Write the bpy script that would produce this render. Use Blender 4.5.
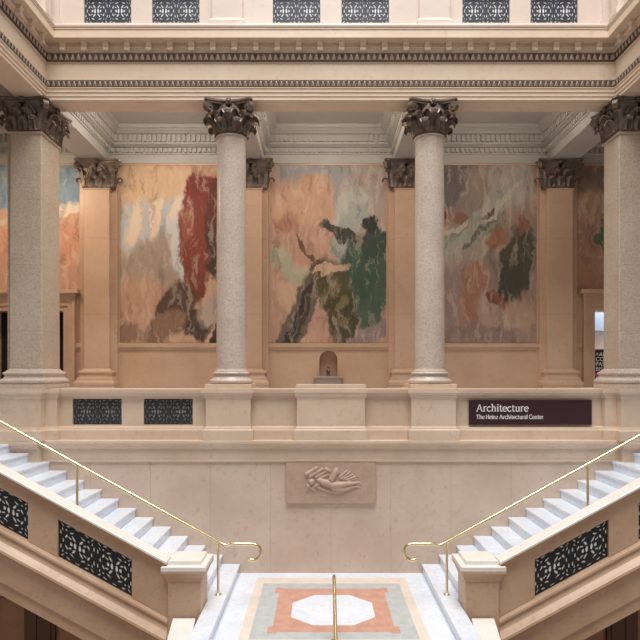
import bpy, bmesh, math, random
import numpy as np
from mathutils import Vector, Matrix
random.seed(7)
PI = math.pi
for o in list(bpy.data.objects): bpy.data.objects.remove(o)
SC = bpy.context.scene
COL = SC.collection

# ------------------------------------------------------------------ camera
cd = bpy.data.cameras.new('camera'); cam = bpy.data.objects.new('camera', cd); COL.objects.link(cam)
cam.location = (-0.2, 0, 3.9); cam.rotation_euler = (PI/2, 0, 0)
cd.sensor_width = 36; cd.lens = 36*600/640; cd.shift_y = 52/640; cd.shift_x = -0.5/640; cd.clip_end = 200
SC.camera = cam
# ------------------------------------------------------------------ world, daylight, exposure
w = bpy.data.worlds.new('world'); SC.world = w; w.use_nodes = True
bg = w.node_tree.nodes['Background']; bg.inputs[0].default_value = (1.0, 0.99, 0.97, 1); bg.inputs[1].default_value = 0.23
def area(name, loc, rot, sx, sy, power, col):
    l = bpy.data.lights.new(name, 'AREA'); l.shape = 'RECTANGLE'; l.size = sx; l.size_y = sy; l.energy = power; l.color = col
    o = bpy.data.objects.new(name, l); COL.objects.link(o); o.location = loc; o.rotation_euler = rot; return o
area('skylight', (0, 3.2, 24), (0, 0, 0), 12, 14, 4100, (1.0, 0.99, 0.975))
area('gallery_lamp_warm', (-7.6, 13.0, 8.9), (0.35, -0.35, 0), 1.2, 0.8, 60, (1.0, 0.80, 0.6))
for lx, lp in ((-3.9, 40), (0.0, 36), (3.9, 20)):       # unseen fill lights added in the three gallery bays, aimed at the murals
    area('gallery_fill_light', (lx, 12.75, 9.85), (0.42, 0, 0), 1.5, 0.35, lp, (1.0, 0.91, 0.81))
SC.view_settings.view_transform = 'Standard'; SC.view_settings.look = 'None'
SC.view_settings.exposure = 0.62; SC.view_settings.gamma = 1.0; SC.view_settings.use_curve_mapping = False

# ------------------------------------------------------------------ helpers
def lin(c):
    return tuple(((v/255)/12.92 if v/255 <= 0.04045 else ((v/255+0.055)/1.055)**2.4) for v in c) + (1,)
class MB:
    def __init__(s): s.bm = bmesh.new()
    def face(s, pts, mi=0):
        f = s.bm.faces.new([s.bm.verts.new(p) for p in pts]); f.material_index = mi; return f
    def hexa(s, p, mi=0):   # 8 corners: bottom ring 0-3, top ring 4-7
        v = [s.bm.verts.new(q) for q in p]
        for idx in ((3,2,1,0),(4,5,6,7),(0,1,5,4),(1,2,6,5),(2,3,7,6),(3,0,4,7)):
            f = s.bm.faces.new([v[i] for i in idx]); f.material_index = mi
    def box(s, x0, x1, y0, y1, z0, z1, mi=0):
        s.hexa([(x0,y0,z0),(x1,y0,z0),(x1,y1,z0),(x0,y1,z0),(x0,y0,z1),(x1,y0,z1),(x1,y1,z1),(x0,y1,z1)], mi)
    def frustum(s, a, b, z0, z1):   # a,b = (x0,x1,y0,y1)
        s.hexa([(a[0],a[2],z0),(a[1],a[2],z0),(a[1],a[3],z0),(a[0],a[3],z0),(b[0],b[2],z1),(b[1],b[2],z1),(b[1],b[3],z1),(b[0],b[3],z1)])
    def rings(s, rings, closed=False, caps=True):
        vs = [[s.bm.verts.new(p) for p in r] for r in rings]
        n = len(vs[0]); R = len(vs)
        for i in range(R if closed else R-1):
            a, b = vs[i], vs[(i+1) % R]
            for j in range(n):
                s.bm.faces.new([a[j], a[(j+1) % n], b[(j+1) % n], b[j]])
        if caps and not closed:
            s.bm.faces.new(vs[0][::-1]); s.bm.faces.new(vs[-1])
    def lathe(s, prof, c, seg=48):
        s.rings([[(c[0]+r*math.cos(2*PI*k/seg), c[1]+r*math.sin(2*PI*k/seg), z) for k in range(seg)] for r, z in prof])
    def tube(s, pts, r, seg=12):
        pts = [Vector(p) for p in pts]; rs = []; up = None
        for i, p in enumerate(pts):
            t = (pts[min(i+1, len(pts)-1)] - pts[max(i-1, 0)]).normalized()
            if up is None:
                up = Vector((0,1,0)) if abs(t.y) < 0.9 else Vector((1,0,0))
            a = (up - t*up.dot(t)).normalized(); b = t.cross(a); up = a
            rr = r[i] if isinstance(r, (list, tuple)) else r
            rs.append([p + a*rr*math.cos(2*PI*k/seg) + b*rr*math.sin(2*PI*k/seg) for k in range(seg)])
        s.rings(rs)
    def prism_x(s, poly, x0, x1):     # polygon in (y,z)
        s.rings([[(x0, y, z) for y, z in poly], [(x1, y, z) for y, z in poly]])
    def steps(s, levels):             # stacked mouldings: (x0,x1,y0,y1,z) corners joined upward as one loft
        s.rings([[(a,c,z),(b,c,z),(b,d,z),(a,d,z)] for a,b,c,d,z in levels])
    def build(s, name, mat, parent=None, smooth=False, bevel=0.0):
        bm = s.bm
        bmesh.ops.recalc_face_normals(bm, faces=bm.faces)
        off = Vector((0,0,0)); p = parent
        while p is not None: off += p.location; p = p.parent
        if off.length > 0: bmesh.ops.translate(bm, verts=bm.verts, vec=-off)
        if smooth:
            for f in bm.faces: f.smooth = True
        me = bpy.data.meshes.new(name); bm.to_mesh(me); bm.free()
        for m in (mat if isinstance(mat, list) else [mat]): me.materials.append(m)
        if smooth: me.set_sharp_from_angle(angle=math.radians(40))
        o = bpy.data.objects.new(name, me); COL.objects.link(o)
        if parent: o.parent = parent
        if bevel:
            b = o.modifiers.new('bevel', 'BEVEL'); b.width = bevel; b.segments = 2; b.limit_method = 'ANGLE'
        return o
def tag(o, label, cat, group=None):
    o['label'] = label; o['category'] = cat; o['kind'] = 'thing'
    if group: o['group'] = group
    return o
def thing(name, loc, label, cat, group=None):
    o = bpy.data.objects.new(name, None); COL.objects.link(o); o.location = loc; o.empty_display_size = 0.1
    return tag(o, label, cat, group)
def struct(o): o['kind'] = 'structure'; return o
def copy_tree(o, parent=None):
    c = o.copy(); COL.objects.link(c)
    if parent: c.parent = parent
    for ch in list(o.children): copy_tree(ch, c)
    return c
def again(src, loc, label):
    c = copy_tree(src); c.location = loc; c['label'] = label; return c

# ------------------------------------------------------------------ materials
def newmat(name):
    m = bpy.data.materials.new(name); m.use_nodes = True
    nt = m.node_tree; return m, nt, nt.nodes['Principled BSDF']
def N(nt, t, **kw):
    n = nt.nodes.new(t)
    for k, v in kw.items(): setattr(n, k, v)
    return n
def mixc(nt, fac, a, b):
    m = N(nt, 'ShaderNodeMix', data_type='RGBA')
    for sock, v in ((m.inputs[0], fac), (m.inputs[6], a), (m.inputs[7], b)):
        if isinstance(v, bpy.types.NodeSocket): nt.links.new(v, sock)
        else: sock.default_value = v
    return m.outputs[2]
def ramp(nt, src, a, b):
    r = N(nt, 'ShaderNodeMapRange', interpolation_type='SMOOTHSTEP')
    nt.links.new(src, r.inputs[0]); r.inputs[1].default_value = a; r.inputs[2].default_value = b
    return r.outputs[0]
def noise(nt, vec, scale, detail=4, rough=0.6):
    n = N(nt, 'ShaderNodeTexNoise'); n.inputs['Scale'].default_value = scale; n.inputs['Detail'].default_value = detail
    n.inputs['Roughness'].default_value = rough
    nt.links.new(vec, n.inputs['Vector']); return n
def stone(name, c1, c2, c3=None, scale=1.3, rough=0.45, speck=0.0, joints=None, bump=0.12, vein=False):
    m, nt, p = newmat(name)
    g = N(nt, 'ShaderNodeNewGeometry').outputs['Position']
    n1 = noise(nt, g, scale, 5); n2 = noise(nt, g, scale*9, 5, 0.7)
    col = mixc(nt, ramp(nt, n1.outputs[0], 0.32, 0.68), lin(c1), lin(c2))
    col = mixc(nt, ramp(nt, n2.outputs[0], 0.52, 0.78), col, lin(c3 or c2))
    if vein:
        nv = noise(nt, g, 2.2, 8, 0.62); nv.inputs['Distortion'].default_value = 1.2
        v = N(nt, 'ShaderNodeMath', operation='SUBTRACT'); nt.links.new(nv.outputs[0], v.inputs[0]); v.inputs[1].default_value = 0.5
        a = N(nt, 'ShaderNodeMath', operation='ABSOLUTE'); nt.links.new(v.outputs[0], a.inputs[0])
        f = ramp(nt, a.outputs[0], 0.035, 0.0)
        sc = N(nt, 'ShaderNodeMath', operation='MULTIPLY'); nt.links.new(f, sc.inputs[0]); sc.inputs[1].default_value = 0.3
        col = mixc(nt, sc.outputs[0], col, lin(c3 or c2))
    if speck:
        vo = N(nt, 'ShaderNodeTexVoronoi'); vo.inputs['Scale'].default_value = 48; nt.links.new(g, vo.inputs['Vector'])
        sx = N(nt, 'ShaderNodeSeparateColor'); nt.links.new(vo.outputs['Color'], sx.inputs[0])
        f = N(nt, 'ShaderNodeMath', operation='MULTIPLY'); nt.links.new(ramp(nt, sx.outputs[0], 0.45, 0.95), f.inputs[0]); f.inputs[1].default_value = speck
        col = mixc(nt, f.outputs[0], col, lin(tuple(v*0.62 for v in c1)))
        f2 = N(nt, 'ShaderNodeMath', operation='MULTIPLY'); nt.links.new(ramp(nt, sx.outputs[1], 0.7, 1.0), f2.inputs[0]); f2.inputs[1].default_value = speck*0.8
        col = mixc(nt, f2.outputs[0], col, lin(tuple(min(255, v*1.15) for v in c2)))
    if joints:
        sp = N(nt, 'ShaderNodeSeparateXYZ'); nt.links.new(g, sp.inputs[0])
        cb = N(nt, 'ShaderNodeCombineXYZ')
        for k, (ax, off) in enumerate(((joints[2], joints[3]), ('Z', joints[4]))):
            ad = N(nt, 'ShaderNodeMath', operation='ADD'); nt.links.new(sp.outputs[ax], ad.inputs[0]); ad.inputs[1].default_value = off
            nt.links.new(ad.outputs[0], cb.inputs[k])
        br = N(nt, 'ShaderNodeTexBrick'); nt.links.new(cb.outputs[0], br.inputs['Vector'])
        br.offset = 0.0; br.inputs['Scale'].default_value = 1; br.inputs['Brick Width'].default_value = joints[0]; br.inputs['Row Height'].default_value = joints[1]
        br.inputs['Mortar Size'].default_value = 0.006; br.inputs['Mortar Smooth'].default_value = 0.3
        f = N(nt, 'ShaderNodeMath', operation='MULTIPLY'); nt.links.new(br.outputs['Fac'], f.inputs[0]); f.inputs[1].default_value = 0.45
        col = mixc(nt, f.outputs[0], col, lin(tuple(v*0.72 for v in c1)))
    nt.links.new(col, p.inputs['Base Color']); p.inputs['Roughness'].default_value = rough
    b = N(nt, 'ShaderNodeBump'); b.inputs['Strength'].default_value = bump; b.inputs['Distance'].default_value = 0.02
    nt.links.new(n2.outputs[0], b.inputs['Height']); nt.links.new(b.outputs[0], p.inputs['Normal'])
    return m
def plain(name, c, rough=0.5, metal=0.0, var=0.06, emit=0):
    m, nt, p = newmat(name)
    g = N(nt, 'ShaderNodeNewGeometry').outputs['Position']; n = noise(nt, g, 14, 4)
    col = mixc(nt, n.outputs[0], lin(tuple(v*(1-var) for v in c)), lin(tuple(min(255, v*(1+var)) for v in c)))
    nt.links.new(col, p.inputs['Base Color']); p.inputs['Roughness'].default_value = rough; p.inputs['Metallic'].default_value = metal
    return m
M = {}
M['lime'] = stone('limestone', (208,183,160), (219,196,174), (197,168,145), 0.9, 0.42)
M['entab'] = stone('entablature_limestone', (218,194,169), (225,204,182), (208,181,157), 0.8, 0.5)
M['upper'] = stone('pale_limestone', (208,191,178), (216,200,188), (200,181,168), 0.8, 0.5)
M['wall'] = stone('lower_wall_limestone', (201,177,158), (212,190,172), (188,160,141), 1.1, 0.3, joints=(1.165, 9.0, 'X', 116.5, 3.0))
M['gallery'] = stone('gallery_wall_limestone', (196,160,130), (207,172,142), (186,149,120), 1.1, 0.38)
M['pilaster'] = stone('pilaster_limestone', (200,165,136), (212,178,150), (188,152,126), 0.9, 0.32, joints=(50, 1.9, 'X', 25, 0.35))
M['granite'] = stone('column_granite', (196,180,166), (206,190,177), (182,164,151), 2.0, 0.28, speck=0.28, bump=0.05)
M['pier'] = stone('pier_granite', (188,170,150), (198,181,163), (175,155,138), 1.5, 0.32, speck=0.30, joints=(50, 1.28, 'X', 25, 0.42), bump=0.05)
M['stair_stone'] = stone('stair_balustrade_stone', (192,158,130), (206,174,146), (172,136,110), 1.4, 0.38)
M['marble'] = stone('white_marble', (226,233,244), (236,241,248), (198,208,224), 1.6, 0.25, vein=True, bump=0.03)
M['coping'] = stone('coping_marble', (236,228,220), (242,236,230), (228,218,208), 1.2, 0.3, bump=0.03)
M['plaster'] = stone('ceiling_plaster', (184,177,168), (192,186,178), (176,168,159), 0.7, 0.7, bump=0.03)
M['bronze'] = stone('dark_bronze', (104,89,79), (132,116,104), (70,60,54), 6.0, 0.26, bump=0.4)
M['bronze'].node_tree.nodes['Principled BSDF'].inputs['Metallic'].default_value = 0.35
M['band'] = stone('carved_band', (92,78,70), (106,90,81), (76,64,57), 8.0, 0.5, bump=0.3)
M['band_egg'] = stone('carved_band_eggs', (158,136,119), (172,150,132), (138,118,102), 8.0, 0.5)
M['iron'] = plain('black_iron', (30,28,31), 0.5, 0.0)
M['iron_grey'] = plain('slate_iron', (50,50,54), 0.5, 0.0)
M['iron_blue'] = plain('blue_black_iron', (44,50,62), 0.5, 0.0)
M['back_white'] = plain('grille_backing_white', (255,252,248), 0.8)
M['back_grey'] = plain('grille_backing_grey', (168,166,164), 0.8)
M['brass'] = plain('polished_brass', (228,208,164), 0.26, 1.0, 0.03)
M['dark'] = plain('dark_room', (26,16,14), 0.9)  # near-black colour stands for the shade inside the unlit room
M['brown'] = stone('lower_hall_stone', (150,112,84), (164,126,96), (132,96,72), 1.2, 0.5)
M['wood'] = plain('dark_wood', (88,62,45), 0.5)
M['sign'] = plain('maroon_sign', (50,18,28), 0.4)
M['white'] = plain('white_paint', (242,238,236), 0.6, 0, 0.02)
M['bluegrey'] = plain('blue_grey_paint', (122,136,152), 0.6)
M['banner'] = plain('banner_navy', (40,30,62), 0.6)
M['pink'] = plain('banner_pink', (206,62,120), 0.6)
M['grey_floor'] = stone('inlay_grey_green', (184,190,190), (198,204,203), (160,168,168), 6, 0.25, bump=0.02)
M['orange_floor'] = stone('inlay_red_marble', (200,150,131), (212,166,147), (184,124,104), 6, 0.25, bump=0.02)
M['cream_floor'] = stone('inlay_cream', (228,214,200), (236,224,212), (216,198,184), 5, 0.25, bump=0.02)
M['relief'] = stone('relief_stone', (184,155,134), (196,168,148), (164,134,114), 5, 0.24, bump=0.6)
M['basin'] = plain('basin_grey_marble', (160,140,122), 0.35)

def mural_mat(name, base, base2, blobs, seed):
    m, nt, p = newmat(name)
    tc = N(nt, 'ShaderNodeTexCoord').outputs['Generated']
    sp = N(nt, 'ShaderNodeSeparateXYZ'); nt.links.new(tc, sp.inputs[0])
    cb = N(nt, 'ShaderNodeCombineXYZ'); nt.links.new(sp.outputs['X'], cb.inputs[0]); nt.links.new(sp.outputs['Z'], cb.inputs[1]); cb.inputs[2].default_value = seed
    n1 = noise(nt, cb.outputs[0], 6.5, 7, 0.62); n2 = noise(nt, cb.outputs[0], 2.4, 3)
    # warp the coordinates so every colour mass gets a loose painted edge
    sub = N(nt, 'ShaderNodeVectorMath', operation='SUBTRACT'); nt.links.new(n1.outputs['Color'], sub.inputs[0]); sub.inputs[1].default_value = (0.5,0.5,0.5)
    sc = N(nt, 'ShaderNodeVectorMath', operation='MULTIPLY'); nt.links.new(sub.outputs[0], sc.inputs[0]); sc.inputs[1].default_value = (0.26,0.17,0)
    ad = N(nt, 'ShaderNodeVectorMath', operation='ADD'); nt.links.new(cb.outputs[0], ad.inputs[0]); nt.links.new(sc.outputs[0], ad.inputs[1])
    col = mixc(nt, ramp(nt, n2.outputs[0], 0.35, 0.65), lin(base), lin(base2))
    for (u, v, ru, rv, ang, soft, c) in blobs:
        s1 = N(nt, 'ShaderNodeVectorMath', operation='SUBTRACT'); nt.links.new(ad.outputs[0], s1.inputs[0]); s1.inputs[1].default_value = (u, v, seed)
        ro = N(nt, 'ShaderNodeVectorRotate', rotation_type='Z_AXIS'); nt.links.new(s1.outputs[0], ro.inputs[0]); ro.inputs['Angle'].default_value = -math.radians(ang)
        s2 = N(nt, 'ShaderNodeVectorMath', operation='DIVIDE'); nt.links.new(ro.outputs[0], s2.inputs[0]); s2.inputs[1].default_value = (ru, rv, 1)
        ln = N(nt, 'ShaderNodeVectorMath', operation='LENGTH'); nt.links.new(s2.outputs[0], ln.inputs[0])
        col = mixc(nt, ramp(nt, ln.outputs['Value'], 1.0+soft*.55, 1.0-soft*.55), col, lin(c))
    mp = N(nt, 'ShaderNodeMapping'); nt.links.new(ad.outputs[0], mp.inputs[0]); mp.inputs['Rotation'].default_value = (0,0,.5); mp.inputs['Scale'].default_value = (22,5,1)
    n4 = noise(nt, mp.outputs[0], 1.0, 5, 0.65)
    for lo, hi, k, cc in ((.52,.62,.30,(228,204,180)), (.46,.36,.34,(84,66,56))):
        q = N(nt, 'ShaderNodeMath', operation='MULTIPLY'); nt.links.new(ramp(nt, n4.outputs[0], lo, hi), q.inputs[0]); q.inputs[1].default_value = k
        col = mixc(nt, q.outputs[0], col, lin(cc))
    n3 = noise(nt, cb.outputs[0], 26, 6, 0.7)
    col = mixc(nt, ramp(nt, n3.outputs[0], 0.55, 0.95), col, lin(tuple(v*0.8 for v in base)))
    nt.links.new(col, p.inputs['Base Color']); p.inputs['Roughness'].default_value = 0.75
    return m

# ------------------------------------------------------------------ key dimensions
FR_X, FR_Y = 5.52, 11.65            # frieze planes of the hall
FLOOR_G = 2.537                     # gallery floor
COLX, PIERX = 1.98, 5.93
WY = 15.25                          # gallery back wall
EZ = 9.19                           # underside of the entablature

# ------------------------------------------------------------------ landing floor with marble inlay
f = MB()
def ring_faces(b, o, i, mi, z=0.0):
    (a0,a1,b0,b1), (c0,c1,d0,d1) = o, i
    for q in (((a0,b0),(a1,b0),(c1,d0),(c0,d0)), ((a1,b0),(a1,b1),(c1,d1),(c1,d0)), ((a1,b1),(a0,b1),(c0,d1),(c1,d1)), ((a0,b1),(a0,b0),(c0,d0),(c0,d1))):
        b.face([(x,y,z) for x,y in q], mi)
ring_faces(f, (-2.05,2.05,8.2,11.66), (-1.4,1.4,8.42,11.37), 0)
ring_faces(f, (-1.4,1.4,8.42,11.37), (-1.25,1.25,8.75,11.06), 1)
ring_faces(f, (-1.25,1.25,8.75,11.06), (-0.93,0.93,8.99,10.8), 2)
oc = [(-.31,9.24),(.31,9.24),(.67,9.55),(.67,10.14),(.31,10.49),(-.31,10.49),(-.67,10.14),(-.67,9.55)]
f.face([(x,y,0) for x,y in oc], 0)
R = [(-.93,8.99),(.93,8.99),(.93,10.8),(-.93,10.8)]
f.face([(x,y,0) for x,y in (R[0],R[1],oc[1],oc[0])], 3); f.face([(x,y,0) for x,y in (R[1],oc[2],oc[1])], 3)
f.face([(x,y,0) for x,y in (R[1],R[2],oc[3],oc[2])], 3); f.face([(x,y,0) for x,y in (R[2],oc[4],oc[3])], 3)
f.face([(x,y,0) for x,y in (R[2],R[3],oc[5],oc[4])], 3); f.face([(x,y,0) for x,y in (R[3],oc[6],oc[5])], 3)
f.face([(x,y,0) for x,y in (R[3],R[0],oc[7],oc[6])], 3); f.face([(x,y,0) for x,y in (R[0],oc[0],oc[7])], 3)
for sx in (-1,1):
    for y0,y1 in ((8.95,9.2),(10.6,10.84)):
        f.face([(sx*.86,y0,.002),(sx*1.0,y0,.002),(sx*1.0,y1,.002),(sx*.86,y1,.002)], 3)
f.box(-2.05,2.05,8.2,11.66,-.3,-.004)
struct(f.build('floor', [M['marble'],M['cream_floor'],M['grey_floor'],M['orange_floor']]))
f = MB(); f.box(-11,11,11.66,19.5,FLOOR_G-.3,FLOOR_G); struct(f.build('floor_gallery', M['marble']))
f = MB(); f.box(-11,11,2,12.9,-3.4,-3.2); struct(f.build('floor_lower_hall', M['brown']))

# ------------------------------------------------------------------ lower wall under the balcony
b = MB()
b.box(-5.58,5.58,11.64,12.2,-3.2,2.16)
for s in (-1,1):
    b.box(min(s*5.58,s*9), max(s*5.58,s*9), 11.5, 12.2, -3.2, 2.16)
lw = struct(b.build('wall_lower', M['wall']))
b = MB()
prof = [(12.2,2.155),(11.625,2.155),(11.60,2.165),(11.595,2.195),(11.615,2.21),(11.607,2.22),(11.607,2.42),(11.575,2.44),(11.56,2.475),(11.51,2.50),(11.495,2.53),(11.495,2.575),(11.51,2.585),(12.2,2.585)]
b.prism_x(prof, -5.58, 5.58)
for s in (-1,1): b.prism_x([(y-.13,z) for y,z in prof], min(s*5.58,s*9), max(s*5.58,s*9))
struct(b.build('trim_floor_edge', M['lime']))

# under the stairs: lower hall wall seen through the bottom corners
for s, nm in ((-1,'left'),(1,'right')):
    b = MB()
    b.box(min(s*2.6,s*9), max(s*2.6,s*9), 11.40, 11.49, -3.2, -0.4)
    for x in (4.6, 6.5): b.box(min(s*x,s*(x+.5)), max(s*x,s*(x+.5)), 11.26, 11.41, -3.2, -0.4)
    wl_ = struct(b.build('wall_lower_hall_'+nm, M['brown']))
    b = MB(); b.box(min(s*5.22,s*5.80), max(s*5.22,s*5.80), 11.34, 11.41, -3.2, -0.5)
    for x in (5.30,5.57): b.box(min(s*x,s*(x+.12)), max(s*x,s*(x+.12)), 11.32, 11.35, -2.9, -0.6)
    struct(b.build('door_lower_'+nm, M['wood']))

# ------------------------------------------------------------------ balcony balustrade
def wall_holes(b, x0, x1, z0, z1, yf, yb, holes, hz0, hz1):
    xs = x0
    for h0, h1 in sorted(holes):
        b.box(xs, h0, yf, yb, z0, z1); b.box(h0, h1, yf, yb, z0, hz0); b.box(h0, h1, yf, yb, hz1, z1); xs = h1
    b.box(xs, x1, yf, yb, z0, z1)
def grille_mb(x0, x1, z0, z1, y, d, shear=None, cells=2, k=1.0):
    """openwork of rings, spokes and corner arcs; y = front face, d = depth"""
    b = MB()
    W, H = (x1-x0)/cells, z1-z0
    def P(x, z): return (x, z + (shear(x) if shear else 0))
    # pierced plate: a fine lattice of cells, open where a scroll-shaped hole falls
    E = [(0,.445,.06,.018,0), (0,-.445,.06,.018,0)]
    for sx in (-1,1):
        for sy in (-1,1):
            E += [(sx*.10,sy*.17,.075,.027,sx*sy*52), (sx*.20,sy*.135,.05,.022,sx*sy*25), (sx*.30,sy*.145,.024,.062,sx*sy*25), (sx*.15,sy*.295,.066,.024,sx*sy*-25),
                  (sx*.405,sy*.405,.05,.022,sx*sy*45), (sx*.452,sy*.19,.017,.06,0), (sx*.25,sy*.425,.055,.018,sx*sy*-12), (sx*.30,sy*.31,.026,.026,0), (sx*.40,sy*.29,.018,.04,sx*sy*-20)]
        E += [(sx*.065,0,.034,.085,0), (sx*.17,0,.038,.05,0), (sx*.385,0,.02,.06,0)]
    nu, nv = 60*cells, 60
    def solid(i, j):
        if not (0 <= i < nu and 0 <= j < nv): return False
        u = ((i+.5)/60) % 1 - .5; v = (j+.5)/60 - .5
        for a, c, ru, rv, an in E:
            t = math.radians(an); du, dv = u-a, v-c
            p, q = du*math.cos(t)+dv*math.sin(t), -du*math.sin(t)+dv*math.cos(t)
            if (p/ru)**2+(q/rv)**2 < k*k: return False
        return True
    S = [[solid(i,j) for j in range(nv)] for i in range(nu)]
    pt = lambda i, j, yy: (x0+(x1-x0)*i/nu, yy, P(x0+(x1-x0)*i/nu, z0+H*j/nv)[1])
    vc = {}
    def V(i, j, k):
        if (i,j,k) not in vc: vc[(i,j,k)] = b.bm.verts.new(pt(i,j,y if k == 0 else y+d))
        return vc[(i,j,k)]
    for i in range(nu):
        for j in range(nv):
            if not S[i][j]: continue
            b.bm.faces.new([V(i,j,0),V(i+1,j,0),V(i+1,j+1,0),V(i,j+1,0)])
            for di, dj, e0, e1 in ((-1,0,(i,j),(i,j+1)),(1,0,(i+1,j),(i+1,j+1)),(0,-1,(i,j),(i+1,j)),(0,1,(i,j+1),(i+1,j+1))):
                if not (0 <= i+di < nu and 0 <= j+dj < nv) or not S[i+di][j+dj]:
                    b.bm.faces.new([V(*e0,0),V(*e1,0),V(*e1,1),V(*e0,1)])
    return b
def backing_mb(x0, x1, z0, z1, y, d, shear=None):
    b = MB(); q = (lambda x: shear(x)) if shear else (lambda x: 0)
    b.hexa([(x0,y,z0+q(x0)),(x1,y,z0+q(x1)),(x1,y+d,z0+q(x1)),(x0,y+d,z0+q(x0)),(x0,y,z1+q(x0)),(x1,y,z1+q(x1)),(x1,y+d,z1+q(x1)),(x0,y+d,z1+q(x0))])
    return b

bal = thing('balcony_balustrade', (0,11.75,FLOOR_G), 'beige stone balcony balustrade with stepped pedestals below the columns and two iron grilles', 'balustrade')
holes = [(-5.05,-4.09),(-3.66,-2.70)]
b = MB(); wall_holes(b, -5.62, 5.62, 2.84, 3.40, 11.74, 12.1, holes, 2.87, 3.375)
b.build('wall_panel', M['lime'], bal)
b = MB(); b.prism_x([(12.1,3.385),(11.72,3.385),(11.715,3.43),(11.69,3.45),(11.665,3.49),(11.62,3.50),(11.61,3.565),(12.2,3.57),(12.2,3.385)], -5.62, 5.62)
b.build('handrail_cap', M['lime'], bal)
b = MB(); b.prism_x([(12.1,2.585),(11.64,2.585),(11.64,2.77),(11.67,2.78),(11.68,2.82),(11.735,2.845),(12.1,2.845)], -5.62, 5.62)
b.build('base_course', M['lime'], bal)
def pedestal(cx, hw, name='pedestal'):
    b = MB(); yb = 12.45
    def L(e, z): return (cx-hw-e, cx+hw+e, 11.56-e, yb, z)
    b.steps([L(.055,2.585),L(.055,2.77),L(.05,2.785),L(.02,2.80),L(.012,2.835),L(0,2.85),L(0,3.385),L(.012,3.39),L(.012,3.41),L(.03,3.43),L(.035,3.46),L(.065,3.50),L(.075,3.505),L(.075,3.575),L(.02,3.58)])
    return b.build(name, M['lime'], bal)
for s in (-1,1): pedestal(s*COLX, .43)
b = MB(); hw = .655
def L(e, z): return (-hw-e, hw+e, 11.56-e, 12.2, z)
b.steps([L(.05,2.585),L(.05,2.77),L(.045,2.785),L(.02,2.80),L(.012,2.835),L(0,2.85),L(0,3.385),L(.012,3.41),L(.03,3.43),L(.035,3.46),L(.05,3.50),L(.055,3.505),L(.055,3.575),L(.02,3.58),L(.02,3.655)])
b.build('pedestal', M['lime'], bal)
for s in (-1,1):                                    # corner pedestals below the piers
    b = MB()
    for (xa, xb, yf) in ((5.53, 6.5, 11.42), (5.30, 5.54, 11.60)):
        lv = []
        for e, z in ((.05,2.585),(.05,2.77),(.02,2.80),(0,2.85),(0,3.385),(.012,3.41),(.03,3.43),(.035,3.46),(.065,3.50),(.075,3.505),(.075,3.575)):
            a, c = s*(xa-e), s*xb
            lv.append((min(a,c), max(a,c), yf-e, 12.5, z))
        b.steps(lv)
    b.build('corner_pedestal', M['lime'], bal)
for h0, h1 in holes:
    g = grille_mb(h0, h1, 2.87, 3.375, 11.78, .008).build('grille', M['iron_grey'], bal)
    backing_mb(h0, h1, 2.87, 3.375, 11.79, .02).build('backing_plate', M['back_grey'], g)

# ------------------------------------------------------------------ capitals
def leaf_mb(b, put, W, H, c, rib=.034, lean=.03):
    nu, nv = 8, 14; g = []
    for j in range(nv+1):
        v = j/nv; row = []
        if v < .68:
            k = v/.68; z = H*.9*k; o = .012 + lean*k*k; wv = W*(.86+.14*math.sin(k*PI))
        else:
            th = (v-.68)/.32*math.radians(205); z = H*.9 + c*math.sin(th)*.9; o = .012 + lean + c*(1-math.cos(th)); wv = W*(.86 - .5*((v-.68)/.32)**1.6)
        wv *= 1 - .2*abs(math.sin(v*PI*4.5))
        for i in range(nu+1):
            u = i/nu*2-1
            rr = rib*(math.cos(u*PI*1.5)*.5+.5)*(1-.4*v) + .006*math.cos(u*PI*4)
            row.append(b.bm.verts.new(put(u*wv/2, o + rr*(1 if v < .8 else .6), z - .05*W*u*u*(1 if v > .3 else 0))))
        g.append(row)
    fs = [b.bm.faces.new([g[j][i],g[j][i+1],g[j+1][i+1],g[j+1][i]]) for j in range(nv) for i in range(nu)]
    bmesh.ops.recalc_face_normals(b.bm, faces=fs)
    bmesh.ops.solidify(b.bm, geom=fs, thickness=.014)
def volute_mb(b, base, dirv, reach, z0, z1, rad, wd):
    """rolled scroll standing in the vertical plane of dirv, springing from base"""
    d = Vector(dirv).normalized(); t = Vector((-d.y, d.x, 0)); base = Vector(base)
    pts = []
    for k in range(9):
        q = k/8; pts.append((reach*.25 + reach*.62*q**1.7, z0 + (z1-z0)*q))
    ex, ez = pts[-1]
    for k in range(1, 34):
        a = PI/2 + .35 - k/33*(2*PI*1.55); r = rad*(1-.62*k/33)
        pts.append((ex + .0 + rad*.35 + r*math.cos(a), ez - rad + r*math.sin(a)))
    rs = []
    for i, (x, z) in enumerate(pts):
        h = .022; p0 = pts[max(i-1,0)]; p1 = pts[min(i+1,len(pts)-1)]
        l = math.hypot(p1[0]-p0[0], p1[1]-p0[1]) or 1; nx, nz = -(p1[1]-p0[1])/l*h, (p1[0]-p0[0])/l*h
        wq = wd*(1 if i > 8 else .5+.5*i/8)
        rs.append([base + d*(x+sx*nx) + t*(sy*wq/2) + Vector((0,0,z+sx*nz)) for sx, sy in ((1,1),(1,-1),(-1,-1),(-1,1))])
    b.rings(rs)
    c = base + d*(ex+rad*.35) + Vector((0,0,ez-rad))
    b.rings([[c + t*(sy*wd*.62) + d*(rad*.3*math.cos(2*PI*k/10)) + Vector((0,0,rad*.3*math.sin(2*PI*k/10))) for k in range(10)] for sy in (-1,1)])
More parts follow.
